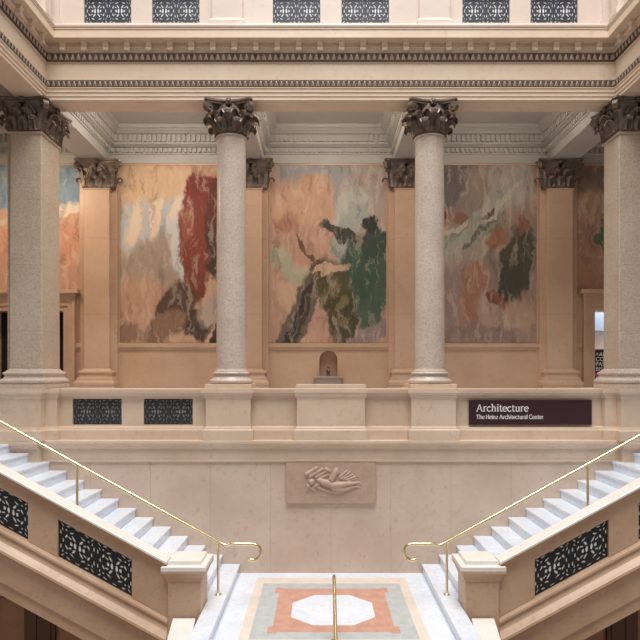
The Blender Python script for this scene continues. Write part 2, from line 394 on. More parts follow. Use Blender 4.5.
def flower(b, c, n, r):
    n = Vector(n).normalized(); t = Vector((-n.y,n.x,0)); c = Vector(c)
    for k in range(6):
        a = k*PI/3; q = c + t*(r*.6*math.cos(a)) + Vector((0,0,r*.6*math.sin(a)))
        bmesh.ops.create_icosphere(b.bm, subdivisions=1, radius=r*.48, matrix=Matrix.Translation(q))
    bmesh.ops.create_icosphere(b.bm, subdivisions=2, radius=r*.5, matrix=Matrix.Translation(c+n*r*.3))
def abacus(b, hx, hy, cx, cy, z0, z1, conc=.1):
    def ringp(e, z):
        pts = []
        ch = .06
        C = [(-1,-1),(1,-1),(1,1),(-1,1)]
        for k in range(4):
            ax, ay = C[k]; bx, by = C[(k+1) % 4]
            dx, dy = (bx-ax)/2, (by-ay)/2
            nx, ny = dy, -dx
            for q in range(9):
                t = q/8; u = -1+2*t
                x = (ax+(bx-ax)*t)*(hx+e); y = (ay+(by-ay)*t)*(hy+e)
                x -= dx*u*ch; y -= dy*u*ch
                cc = conc*(1-u*u)
                pts.append((cx + x - nx*cc, cy + y - ny*cc, z))
        return pts
    h = z1-z0
    b.rings([ringp(-.035,z0), ringp(-.03,z0+h*.35), ringp(-.012,z0+h*.45), ringp(-.0,z0+h*.6), ringp(0,z1)])
def capital_round(parent, c, r, z0, z1):
    H = z1-z0; cx, cy = c
    b = MB(); b.lathe([(r*1.0,z0),(r*1.09,z0+.012),(r*1.09,z0+.03),(r*.98,z0+.035),(r*.97,z0+H*.45),(r*1.08,z0+H*.7),(r*1.32,z0+H*.86),(r*1.36,z0+H*.885)], c, 40)
    cap = b.build('capital', M['bronze'], parent, smooth=True)
    def put_at(a):
        return lambda u, o, z: (cx + (r+o)*math.cos(a+u/r), cy + (r+o)*math.sin(a+u/r), z0+.03+z)
    for k in range(8):
        b = MB(); leaf_mb(b, put_at(k*PI/4+PI/8), .205, H*.30, .078, lean=.055); b.build('acanthus_leaf', M['bronze'], cap, smooth=True)
    for k in range(8):
        b = MB(); leaf_mb(b, put_at(k*PI/4), .235, H*.54, .088, lean=.085); b.build('acanthus_leaf', M['bronze'], cap, smooth=True)
    for k in range(4):
        a = k*PI/2 + PI/4
        b = MB(); volute_mb(b, (cx+.12*math.cos(a),cy+.12*math.sin(a),z0), (math.cos(a),math.sin(a),0), .46, H*.45, H*.90, .085, .10)
        b.build('volute', M['bronze'], cap, smooth=True)
        a = k*PI/2
        for sg in (-1,1):
            b = MB(); n = Vector((math.cos(a),math.sin(a),0)); t = Vector((-n.y,n.x,0))*sg
            volute_mb(b, Vector((cx,cy,z0))+n*(r*1.22)-t*.30, t, .26, H*.48, H*.84, .06, .06); b.build('helix', M['bronze'], cap, smooth=True)
    b = MB(); abacus(b, .47, .47, cx, cy, z0+H*.87, z1, .10); b.build('abacus', M['bronze'], cap)
    for k in range(4):
        b = MB(); a = k*PI/2; flower(b, (cx+.40*math.cos(a),cy+.40*math.sin(a),z0+H*.92), (math.cos(a),math.sin(a),0), .065)
        b.build('fleuron', M['bronze'], cap, smooth=True)
    return cap
def capital_rect(parent, x0, x1, y0, y1, z0, z1, faces, e=.20, lw=.22):
    """square plan capital; faces among 'f' front, 'b', 'l', 'r'"""
    H = z1-z0; cx, cy = (x0+x1)/2, (y0+y1)/2
    b = MB(); q = lambda d, z: (x0-d, x1+d, y0-d, y1+(d if 'b' in faces else 0), z)
    b.steps([q(0,z0),q(.03,z0+.012),q(.03,z0+.03),q(0,z0+.035),q(0,z0+H*.45),q(.05,z0+H*.7),q(.12,z0+H*.86),q(.13,z0+H*.885)])
    cap = b.build('capital', M['bronze'], parent)
    fd = {'f': ((x0,y0),(x1,y0),(0,-1)), 'r': ((x1,y0),(x1,y1),(1,0)), 'b': ((x1,y1),(x0,y1),(0,1)), 'l': ((x0,y1),(x0,y0),(-1,0))}
    for fc in faces:
        (ax,ay),(bx,by),(nx,ny) = fd[fc]
        L = math.hypot(bx-ax, by-ay); tx, ty = (bx-ax)/L, (by-ay)/L
        n = max(1, round(L/lw))
        def put_at(s, ox=nx, oy=ny):
            return lambda u, o, z: (ax+tx*(s+u)+ox*o, ay+ty*(s+u)+oy*o, z0+.03+z)
        for k in range(n):
            b = MB(); leaf_mb(b, put_at(L*(k+.5)/n), L/n*.93, H*.30, .078, lean=.055); b.build('acanthus_leaf', M['bronze'], cap, smooth=True)
        for k in range(1, n):
            b = MB(); leaf_mb(b, put_at(L*k/n), L/n*1.04, H*.54, .088, lean=.085); b.build('acanthus_leaf', M['bronze'], cap, smooth=True)
        if L > .35:
            for sg in (-1,1):
                b = MB(); t = Vector((tx,ty,0))*sg; mid = Vector((ax+tx*L/2, ay+ty*L/2, z0)) + Vector((nx,ny,0))*.09
                volute_mb(b, mid - t*.29, t, .25, H*.5, H*.84, .06, .06); b.build('helix', M['bronze'], cap, smooth=True)
            b = MB(); flower(b, (ax+tx*L/2+nx*(e-.06), ay+ty*L/2+ny*(e-.06), z0+H*.92), (nx,ny,0), .065); b.build('fleuron', M['bronze'], cap, smooth=True)
    corners = {'fl': (x0,y0,-1,-1), 'fr': (x1,y0,1,-1), 'br': (x1,y1,1,1), 'bl': (x0,y1,-1,1)}
    for key, (px, py, dx, dy) in corners.items():
        if key[0] == 'b' and 'b' not in faces: continue
        d = Vector((dx,dy,0)).normalized()
        b = MB(); volute_mb(b, Vector((px,py,z0)) - d*.22, d, .40, H*.45, H*.90, .085, .10); b.build('volute', M['bronze'], cap, smooth=True)
        b = MB(); t = Vector((-d.y,d.x,0)); bp = Vector((px,py,z0+.03)) - d*.02
        leaf_mb(b, (lambda bp, t, d: lambda u, o, z: bp + t*u + d*o + Vector((0,0,z)))(bp,t,d), .2, H*.60, .06, lean=.07)
        b.build('acanthus_leaf', M['bronze'], cap, smooth=True)
    b = MB()
    yb = y1+e if 'b' in faces else y1
    abacus(b, (x1-x0)/2+e, (yb-(y0-e))/2, cx, ((y0-e)+yb)/2, z0+H*.87, z1, .08); b.build('abacus', M['bronze'], cap)
    return cap

# ------------------------------------------------------------------ round columns
def column(x, label):
    t = thing('granite_column', (x,12,3.575), label, 'column', 'round granite columns on the balcony')
    b = MB(); b.box(x-.45,x+.45,11.55,12.45,3.58,3.665); b.build('plinth', M['lime'], t, bevel=.006)
    prof = [(.36,3.665)]
    def torus(r, zc, hz): return [(r-.5*hz*0 + hz*(math.cos(a)-1), zc+hz*math.sin(a)) for a in [(-PI/2)+PI*k/8 for k in range(9)]]
    prof += [(.40,3.667)] + torus(.435,3.715,.048) + [(.385,3.768),(.365,3.785),(.352,3.81),(.356,3.835),(.365,3.842)] + torus(.372,3.872,.03) + [(.335,3.906),(.335,3.925),(.312,3.935),(.30,3.965),(.28,3.965)]
    b = MB(); b.lathe(prof, (x,12), 64); b.build('column_base', M['granite'], t, smooth=True)
    b = MB(); pr = []
    for k in range(13):
        q = k/12; pr.append((.297-.016*q**1.8, 3.96+(8.55-3.96)*q))
    b.lathe(pr, (x,12), 64); b.build('shaft', M['granite'], t, smooth=True)
    b = MB(); b.lathe([(.28,8.53),(.302,8.535),(.308,8.55),(.302,8.565),(.28,8.568)], (x,12), 48); b.build('astragal', M['granite'], t, smooth=True)
    capital_round(t, (x,12), .281, 8.565, EZ-.003)
    return t
col0 = column(-COLX, 'round speckled granite column on the pedestal beside the two iron balcony grilles')
again(col0, (COLX,12,3.575), 'round speckled granite column on the pedestal beside the dark maroon sign')

# ------------------------------------------------------------------ square corner piers
for s, lab in ((-1,'square granite pier at the hall corner in front of the dark doorway'), (1,'square granite pier in front of the bright doorway with banner')):
    xa, xb = (-6.24,-5.62) if s < 0 else (5.60,6.24); y0, y1 = 11.65, (12.48 if s < 0 else 12.30)
    t = thing('granite_pier', ((xa+xb)/2, 12.05, 3.575), lab, 'pier', 'square corner piers')
    b = MB(); e = lambda d, z: (xa-d, xb+d, y0-d, y1+d, z)
    b.steps([e(.14,3.578),e(.14,3.665),e(.11,3.667),e(.135,3.69),e(.14,3.715),e(.135,3.74),e(.10,3.765),e(.075,3.785),e(.065,3.81),e(.068,3.84),e(.085,3.855),e(.09,3.872),e(.085,3.89),e(.06,3.905),e(.045,3.91),e(.045,3.925),e(.015,3.94),e(0,3.97)])
    b.build('pier_base', M['granite'], t)
    b = MB(); b.frustum((xa,xb,y0,y1),(xa+.01,xb-.01,y0+.01,y1),3.97,8.53)
    b.build('shaft', M['pier'], t, bevel=.012)
    ox0, ox1 = sorted((s*6.24, s*6.34)); b = MB(); b.box(ox0,ox1,y0+.12,y1,3.6,EZ); b.build('backing_strip', M['pier'], t)
    b = MB(); b.steps([e(0,8.525),e(.02,8.53),e(.025,8.55),e(.02,8.565),e(0,8.57)]); b.build('astragal', M['pier'], t)
    capital_rect(t, xa, xb, y0, y1, 8.56, EZ-.003, 'f'+('r' if s < 0 else 'l')+'b'+('l' if s < 0 else 'r'))

# ------------------------------------------------------------------ entablature around the hall
YN = 3.0
def sweep(prof, name, mat, parent=None):
    b = MB()
    path = lambda p, z: [(-(FR_X-p), YN, z), (-(FR_X-p), FR_Y-p, z), (FR_X-p, FR_Y-p, z), (FR_X-p, YN, z)]
    cols = [path(p, z) for p, z in prof]
    b.rings([[cols[j][i] for j in range(len(cols))] for i in range(4)])
    return b.build(name, mat, parent)
ent = struct(sweep([(-.55,EZ),(-.02,EZ),(-.02,9.255),(-.005,9.258),(-.005,9.325),(.012,9.33),(.012,9.385),(.03,9.40),(.03,9.415),(-.015,9.416),(-.015,9.565),(0,9.57),(0,9.90),(.02,9.905),(.02,10.06),(.06,10.075),(.06,10.15),(.085,10.16),(.085,10.175),(.065,10.18),(.065,10.235),(.25,10.24),(.25,10.245),(.262,10.25),(.262,10.40),(.275,10.405),(.275,10.425),(-.55,10.43)], 'trim_entablature', M['entab']))
def band(z0, z1, p, name, sp):
    """carved egg band on all three sides: dark ground with rows of eggs, leaves between"""
    b = MB(); h = z1-z0
    path = lambda q, z: [(-(FR_X-q), YN, z), (-(FR_X-q), FR_Y-q, z), (FR_X-q, FR_Y-q, z), (FR_X-q, YN, z)]
    pr = [(-.02,z0),(p,z0),(p+.012,z0+h*.5),(p+.02,z1),(-.02,z1)]
    cols = [path(q, z) for q, z in pr]
    b.rings([[cols[j][i] for j in range(len(cols))] for i in range(4)])
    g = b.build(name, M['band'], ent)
    b = MB()
    def egg(x, y, nx, ny):
        tx, ty = -ny, nx
        v = []
        for (u, zz, o) in ((-.36,z0+h*.12,.02),(.36,z0+h*.12,.02),(.13,z1-h*.14,.03),(-.13,z1-h*.14,.03)):
            v.append((x+tx*u*sp+nx*o, y+ty*u*sp+ny*o, zz))
        c = (x+nx*.042, y+ny*.042, z0+h*.55)
        for k in range(4): b.face([v[k], v[(k+1) % 4], c])
    n = int(2*(FR_X-p)/sp)
    for k in range(n): egg(-(FR_X-p)+(k+.5)*2*(FR_X-p)/n, FR_Y-p-.012, 0, -1)
    m = int((FR_Y-p-YN)/sp)
    for k in range(m):
        y = YN+(k+.5)*(FR_Y-p-YN)/m
        egg(-(FR_X-p)+.012, y, 1, 0); egg(FR_X-p-.012, y, -1, 0)
    b.build('egg_carving', M['band_egg'], g)
band(9.418, 9.545, .0, 'leaf_band', .10)
band(9.912, 10.055, .03, 'egg_band', .112)
def bracket_mb(x, y, nx, ny):
    b = MB(); tx, ty = -ny, nx; hw = .055
    prof = [(0,10.075),(.06,10.075),(.085,10.085),(.09,10.11),(.08,10.14),(.085,10.18),(.105,10.205),(.11,10.238),(0,10.238)]
    b.rings([[(x+tx*sg*hw+nx*o, y+ty*sg*hw+ny*o, z) for o, z in prof] for sg in (-1,1)])
    return b
n = 26
for k in range(n):
    x = -(FR_X-.06)+(k+.75)*2*(FR_X-.06)/(n+.5)
    bracket_mb(x, FR_Y-.06, 0, -1).build('modillion', M['entab'], ent)
for s in (-1,1):
    for k in range(8):
        bracket_mb(s*(FR_X-.06), FR_Y-.42-k*.42, -s, 0).build('modillion', M['entab'], ent)

# upper gallery balustrade on the entablature
ub = thing('upper_balustrade', (0,11.5,10.43), 'pale stone balustrade of the upper gallery with six dark grilles, above the bracketed cornice', 'balustrade')
b = MB()
def path_u(p, z): return [(-(FR_X-p), YN, z), (-(FR_X-p), FR_Y-p, z), (FR_X-p, FR_Y-p, z), (FR_X-p, YN, z)]
pr = [(-.3,10.432),(.262,10.432),(.285,10.44),(.292,10.475),(.285,10.495),(.20,10.50),(.195,10.535),(.17,10.56),(.155,10.575),(-.3,10.575)]
cols = [path_u(p, z) for p, z in pr]
b.rings([[c[i] for c in cols] for i in range(4)]); b.build('base_course', M['upper'], ub)
gx = [(-.66),(.66),(-2.98),(2.98),(-4.29),(4.29)]; uholes = [(x-.455,x+.455) for x in gx]
b = MB(); wall_holes(b, -5.39, 5.39, 10.575, 11.5, 11.52, 11.9, uholes, 10.605, 11.12); b.build('wall_panel', M['upper'], ub)
for s in (-1,1):
    b = MB(); a, c = sorted((s*5.39,s*5.8)); b.box(a,c,YN,11.9,10.575,11.5); b.build('side_panel', M['upper'], ub)
b = MB(); pr = [(-.3,11.5),(.16,11.5),(.2,11.56),(.2,11.64),(-.3,11.64)]
cols = [path_u(p, z) for p, z in pr]; b.rings([[c[i] for c in cols] for i in range(4)]); b.build('handrail_cap', M['upper'], ub)
for x in (-COLX, COLX):
    b = MB(); e = lambda d, z: (x-.29-d, x+.29+d, 11.45-d, 11.6, z)
    b.steps([e(.045,10.502),e(.045,10.60),e(.04,10.615),e(.012,10.63),e(.008,10.65),e(0,10.66),e(0,11.5)]); b.build('pedestal', M['upper'], ub)
for s in (-1,1):
    b = MB()
    for d0, z0, z1 in ((.05,10.502,10.61),(.0,10.61,11.5)):
        a, c = sorted((s*(5.2-d0),s*5.42)); b.box(a,c,11.46-d0,11.6,z0,z1)
        a, c = sorted((s*(5.28-d0),s*5.42)); b.box(a,c,11.06-d0,11.3,z0,z1)
    b.build('corner_pedestal', M['upper'], ub)
src = None
for x in gx:
    if src is None:
        src = grille_mb(x-.455, x+.455, 10.605, 11.12, 11.564, .006, k=1.1).build('grille', M['iron_blue'], ub)
        backing_mb(x-.455, x+.455, 10.605, 11.12, 11.572, .02).build('backing_plate', M['back_white'], src); x_src = x
    else:
        c = copy_tree(src, ub); c.location.x += x - x_src

# ------------------------------------------------------------------ gallery ceiling: beams and coffers
beams = [-9.8, -5.88, -COLX, COLX, 5.88, 9.8]
ceil = MB()
ceil.box(-11,11,12.05,15.6,10.06,10.16); ceil.box(-11,-6.0,3,12.05,10.06,10.16); ceil.box(6.0,11,3,12.05,10.06,10.16)
ceil = struct(ceil.build('ceiling', M['plaster']))
b = MB(); BH = .33
for x in beams: b.box(x-BH,x+BH,12.2,WY,EZ,10.1)
[b.box(x0,x1,yy,yy+.45,EZ+.01,10.1) for x0,x1 in ((-10.6,-6.08),(6.08,10.6)) for yy in (4.2,7.9)]; b.box(-11,-5.62,11.72,12.2,EZ+.004,10.02); b.box(5.62,11,11.72,12.2,EZ+.004,10.02)
b.build('beam', M['plaster'], ceil)
for i in range(len(beams)-1):
    x0, x1, y0, y1 = beams[i]+BH, beams[i+1]-BH, 12.2, WY
    prof = [(-.01,EZ+.01),(.02,EZ+.01),(.02,9.41),(.05,9.42),(.05,9.45),(.03,9.455),(.03,9.585),(.09,9.595),(.13,9.62),(.17,9.63),(.17,9.67),(.15,9.675),(.15,9.87),(.21,9.885),(.25,9.92),(.30,9.94),(.30,9.965),(.36,9.975),(.36,10.065),(-.01,10.065)]
    cols = [[(x0+p,y0+p,z),(x1-p,y0+p,z),(x1-p,y1-p,z),(x0+p,y1-p,z)] for p, z in prof]
    b = MB(); b.rings([[c[k] for c in cols] for k in range(4)], closed=True)
    cf = b.build('coffer_moulding', M['plaster'], ceil)
    b = MB()
    for ins, z0, z1, d in ((.03,9.465,9.575,.05),(.15,9.69,9.86,.05)):
        nx = int((x1-x0-2*ins)/.12)
        for k in range(nx):
            x = x0+ins+(k+.5)*(x1-x0-2*ins)/nx
            b.box(x-.034,x+.034,y1-ins-d,y1-ins+.002,z0,z1)
        ny = int((y1-y0-2*ins)/.12)
        for k in range(ny):
            y = y0+ins+(k+.5)*(y1-y0-2*ins)/ny
            b.box(x0+ins-.002,x0+ins+d,y-.034,y+.034,z0,z1); b.box(x1-ins-d,x1-ins+.002,y-.034,y+.034,z0,z1)
    b.build('dentil_row', M['plaster'], cf)

# ------------------------------------------------------------------ gallery back wall
b = MB(); NZ = 3.79
b.box(-6.71,-.23,WY,15.6,FLOOR_G,9.2); b.box(.23,6.75,WY,15.6,FLOOR_G,9.2)
b.box(-.23,.23,WY,15.6,FLOOR_G,NZ); b.box(-.23,.23,15.52,15.6,NZ,4.5)
arch = [(.23*math.cos(PI*k/20), 4.21+.23*math.sin(PI*k/20)) for k in range(21)]     # round head of the niche
for k in range(20):
    (xa,za),(xb,zb) = arch[k], arch[k+1]
    b.hexa([(xa,WY,za),(xb,WY,zb),(xb,15.55,zb),(xa,15.55,za),(xa,WY,4.6),(xb,WY,4.6),(xb,15.55,4.6),(xa,15.55,4.6)])
b.box(-.23,.23,WY,15.6,4.6,9.2)
for s in (-1,1):
    xo = 6.71 if s < 0 else 6.75
    a, c = sorted((s*xo,s*8.5)); b.box(a,c,WY,15.6,5.45,9.2)
    a, c = sorted((s*8.5,s*11)); b.box(a,c,WY,15.6,FLOOR_G,9.2)
struct(b.build('wall_back', M['gallery']))
for s, nm in ((-1,'left'),(1,'right')):
    b = MB(); a, c = sorted((s*10.6,s*11)); b.box(a,c,3,19.5,FLOOR_G,10.1); struct(b.build('wall_'+nm, M['gallery']))
# chair rail below the murals
b = MB()
rail = [(WY+.01,4.46),(WY-.03,4.46),(WY-.035,4.50),(WY-.07,4.53),(WY-.075,4.60),(WY-.05,4.625),(WY+.01,4.63)]
for x0, x1 in ((-6.40,-6.2),(-5.4,-2.35),(-1.62,1.62),(2.35,5.4),(6.2,6.42)): b.prism_x(rail, x0, x1)
struct(b.build('trim_chair_rail', M['gallery']))
# door surrounds
for s, nm in ((-1,'left'),(1,'right')):
    xo = 6.71 if s < 0 else 6.75
    b = MB()
    for d, w_, yy in ((0,.14,.06),(.13,.12,.10),(.24,.07,.13)):
        a, c = sorted((s*(xo-d),s*(xo-d-w_))); b.box(a,c,WY-yy,WY+.01,FLOOR_G,5.45+d+w_)
        a, c = sorted((s*(xo-d),s*8.5)); b.box(a,c,WY-yy,WY+.01,5.45+d,5.45+d+w_)
    a, c = sorted((s*(xo-.29),s*8.5))
    for z0, z1, e in ((5.76,5.82,.16),(5.82,5.88,.20),(5.88,5.97,.26)):
        a, c = sorted((s*(xo-.29-e+.13),s*8.5)); b.box(a,c,WY-e,WY+.01,z0,z1)
    struct(b.build('door_'+('1' if s < 0 else '2'), M['gallery']))
b = MB(); b.box(-9.5,-6.4,15.6,15.75,FLOOR_G,5.8); struct(b.build('wall_dark_room', M['dark']))  # sheet behind the doorway, darkness of the unlit room put into its colour
b = MB(); b.box(6.4,12,18.2,18.4,FLOOR_G,6.2); b.box(6.3,6.5,15.6,18.4,FLOOR_G,6.2); struct(b.build('wall_bright_room', M['white']))
b = MB(); b.box(6.4,12,15.6,18.4,6.2,6.3); struct(b.build('ceiling_bright_room', M['white']))
b = MB(); b.box(6.5,12,17.2,17.6,5.08,6.2); struct(b.build('trim_room_beam', M['bluegrey']))
area('room_light', (8.6,16.6,6.1), (0,0,0), 2.5, 1.2, 70, (0.95,0.98,1.0))

# wall pilasters with bronze capitals
def pilaster(x, label):
    t = thing('wall_pilaster', (x,15.1,FLOOR_G), label, 'pilaster', 'flat pilasters on the gallery back wall')
    hw = .315; y0 = 15.0
    b = MB(); b.box(x-hw-.15,x+hw+.15,15.16,WY-.003,FLOOR_G,EZ-.01); b.build('backing_strip', M['pilaster'], t)
    e = lambda d, z: (x-hw-d, x+hw+d, y0-d, 15.17, z)
    b = MB(); b.box(x-hw,x+hw,y0,15.165,3.98,8.5); b.build('shaft', M['pilaster'], t, bevel=.01)
    b = MB(); b.steps([e(.20,FLOOR_G+.002),e(.20,3.52),e(.17,3.54),e(.19,3.58),e(.19,3.64),e(.15,3.68),e(.14,3.70),e(.14,3.74),e(.10,3.76),e(.08,3.82),e(.09,3.86),e(.12,3.88),e(.12,3.91),e(.05,3.94),e(.0,3.985)]); b.build('pilaster_base', M['pilaster'], t)
    b = MB(); b.steps([e(0,8.46),e(.02,8.465),e(.025,8.48),e(.02,8.495),e(0,8.5)]); b.build('astragal', M['pilaster'], t)
    capital_rect(t, x-hw-(.09 if x > 0 else 0), x+hw+(.09 if x < 0 else 0), y0, 15.16, 8.495, EZ-.003, 'flr', lw=.21)
    return t
p0 = pilaster(-5.8, 'flat stone pilaster between the dark doorway and the mural with red drapery')
again(p0, (-COLX,15.1,FLOOR_G), 'flat stone pilaster behind the granite column, beside the mural with red drapery')
p1 = pilaster(COLX, 'flat stone pilaster partly behind the column, beside the mural with large green drapery')
again(p1, (5.8,15.1,FLOOR_G), 'flat stone pilaster between the misty grey mural and the bright doorway')

# murals: generic painted colour masses
def mural(x0, x1, z0, z1, mat, label):
    t = thing('mural', ((x0+x1)/2, WY-.02, z0), label, 'mural', 'painted murals on the gallery wall')
    b = MB(); b.box(x0,x1,WY-.02,WY-.004,z0,z1); b.build('canvas', mat, t)
    b = MB()
    for q in ((x0-.02,x0+.02,z0,z1),(x1-.02,x1+.02,z0,z1),(x0-.02,x1+.02,z1-.02,z1+.015)): b.box(q[0],q[1],WY-.04,WY-.003,q[2],q[3])
    b.build('frame', M['gallery'], t)
    return t
mA = mural_mat('mural_red', (205,164,132), (190,150,122), [
    (.30,.66,.34,.22,10,.35,(186,184,180)), (.14,.70,.055,.15,-4,.3,(226,200,172)), (.34,.70,.055,.16,-4,.3,(228,202,178)), (.52,.69,.06,.17,-6,.3,(230,206,184)),
    (.30,.90,.5,.10,0,.5,(212,176,140)), (.25,.40,.36,.17,20,.4,(168,146,128)), (.18,.22,.3,.14,0,.5,(196,152,126)), (.55,.52,.1,.2,15,.5,(206,200,194)),
    (.95,.62,.12,.34,0,.5,(168,160,122)), (.78,.80,.2,.15,-30,.2,(128,52,40)), (.70,.58,.17,.24,8,.2,(134,62,48)), (.86,.70,.10,.2,0,.25,(98,50,40)),(.68,.36,.10,.13,15,.25,(128,60,46)),
    (.84,.52,.05,.16,0,.3,(74,52,44)), (.62,.66,.05,.10,0,.35,(150,84,64)), (.52,.20,.17,.13,30,.25,(92,70,56)), (.70,.10,.13,.08,10,.25,(80,60,50)), (.40,.08,.2,.07,20,.4,(142,108,84)), (.92,.05,.1,.07,30,.25,(62,48,42)),
    (.86,.2,.16,.08,30,.5,(188,164,146)), (.10,.06,.12,.05,0,.4,(150,112,92))], 1.3)
mB = mural_mat('mural_green', (204,160,134), (192,150,128), [
    (.55,.92,.5,.14,-8,.5,(160,156,154)), (.30,.80,.26,.14,15,.4,(204,160,130)), (.85,.85,.22,.2,0,.5,(176,158,146)), (.68,.74,.17,.10,40,.35,(190,186,172)),
    (.72,.60,.14,.20,-35,.35,(170,170,160)), (.88,.58,.13,.10,20,.35,(182,158,144)), (.17,.42,.30,.055,-28,.25,(182,174,146)), (.16,.26,.10,.09,0,.4,(214,176,146)),
    (.84,.35,.2,.28,-4,.3,(78,98,80)), (.76,.42,.20,.16,40,.25,(66,90,72)), (.88,.55,.11,.10,20,.3,(62,78,64)), (.62,.62,.2,.035,-14,.25,(66,64,58)), (.86,.66,.08,.04,0,.25,(52,56,48)),
    (.27,.17,.36,.10,56,.25,(112,98,82)), (.22,.12,.3,.022,58,.3,(62,52,46)), (.33,.2,.3,.018,58,.3,(74,64,54)), (.38,.40,.075,.045,0,.25,(104,72,56)), (.55,.30,.13,.15,20,.3,(90,84,52)), (.62,.13,.13,.14,0,.3,(78,72,44)),(.60,.22,.05,.03,30,.5,(128,116,76)), (.65,.10,.03,.03,0,.5,(122,112,72)), (.56,.31,.03,.04,0,.5,(124,112,74)),
    (.50,.41,.18,.02,6,.25,(206,172,146)), (.30,.53,.12,.014,-50,.3,(120,82,64)), (.13,.66,.10,.06,10,.4,(182,130,104)), (.85,.04,.3,.05,20,.4,(150,130,128))], 4.1)
mC = mural_mat('mural_grey', (150,130,116), (166,142,124), [
    (.22,.90,.3,.15,10,.4,(112,102,98)), (.75,.90,.25,.14,0,.4,(172,158,146)), (.45,.86,.14,.12,20,.4,(150,132,116)), (.35,.58,.42,.10,30,.35,(136,138,122)), (.55,.72,.42,.07,34,.35,(164,160,144)),
    (.35,.45,.36,.06,28,.4,(168,148,132)), (.12,.70,.12,.06,20,.35,(158,122,98)), (.32,.70,.07,.05,0,.3,(140,100,78)), (.10,.84,.03,.12,-8,.3,(172,158,142)), (.58,.72,.06,.022,20,.4,(92,74,62)), (.14,.735,.05,.018,-10,.4,(86,66,56)), (.24,.63,.16,.016,24,.4,(188,176,156)), (.70,.80,.2,.018,40,.4,(190,178,160)), (.48,.62,.2,.014,30,.4,(112,106,92)),
    (.62,.58,.08,.07,30,.35,(160,114,88)), (.84,.48,.15,.20,-12,.22,(84,80,62)), (.76,.33,.11,.13,-12,.25,(78,76,58)), (.86,.66,.06,.06,0,.3,(150,104,82)), (.20,.25,.3,.2,0,.5,(158,134,124)), (.42,.26,.10,.22,-22,.3,(170,122,98)),
    (.55,.18,.1,.14,10,.35,(184,150,132)), (.62,.26,.09,.04,-20,.25,(134,84,60)), (.74,.19,.16,.03,-38,.25,(148,94,66)), (.85,.15,.15,.1,20,.5,(186,154,132)), (.45,.05,.4,.05,0,.4,(148,124,112))], 8.7)
mD = mural_mat('mural_blue', (204,160,132), (192,150,126), [(.6,.86,.6,.24,0,.25,(134,156,172)), (.7,.62,.4,.05,10,.35,(222,206,186)), (.6,.35,.5,.22,0,.4,(200,144,116)), (.1,.2,.2,.1,0,.4,(150,160,156))], 2.2)
mE = mural_mat('mural_side', (176,136,110), (160,122,100), [(.2,.88,.5,.1,0,.4,(142,122,106)), (.16,.66,.03,.14,-14,.4,(186,160,128)), (.26,.66,.03,.13,10,.4,(192,166,134)), (.05,.68,.03,.11,-24,.4,(180,154,124)), (.36,.42,.16,.2,-22,.3,(86,104,72)), (.46,.54,.1,.1,-20,.3,(74,92,66)), (.16,.14,.3,.12,0,.5,(176,132,104))], 5.5)
mural(-5.31,-2.47,4.64,9.17, mA, 'tall mural with dark red drapery and smoky clouds, nearest the dark doorway')
mural(-1.49,1.49,4.64,9.17, mB, 'tall mural with large dark green drapery above the small wall niche')
mural(2.47,5.31,4.64,9.17, mC, 'tall misty grey brown mural with dark olive drapery above the maroon sign')
mural(-9.2,-6.29,5.98,9.17, mD, 'blue and pink mural strip above the dark doorway behind the corner pier')
mural(6.29,9.2,5.98,9.17, mE, 'brown mural strip with pale green drapery above the bright doorway')

# drinking fountain in the niche
t = thing('wall_fountain', (0,15.2,3.6), 'small grey marble basin with spout in the arched wall niche', 'fountain')
b = MB(); b.box(-.37,.37,14.98,WY+.1,3.735,3.79); b.build('basin_rim', M['basin'], t, bevel=.015)
b = MB(); b.steps([(-.26,.26,15.06,WY+.05,3.50),(-.31,.31,15.03,WY+.05,3.58),(-.33,.33,15.0,WY+.05,3.735)]); b.build('basin', M['basin'], t)
b = MB(); b.lathe([(.05,3.79),(.055,3.80),(.03,3.83),(.035,3.86),(.05,3.90),(.045,3.95),(.02,3.99),(.03,4.02),(.015,4.05),(.005,4.06)], (0,15.38), 20); b.build('spout', M['bronze'], t, smooth=True)

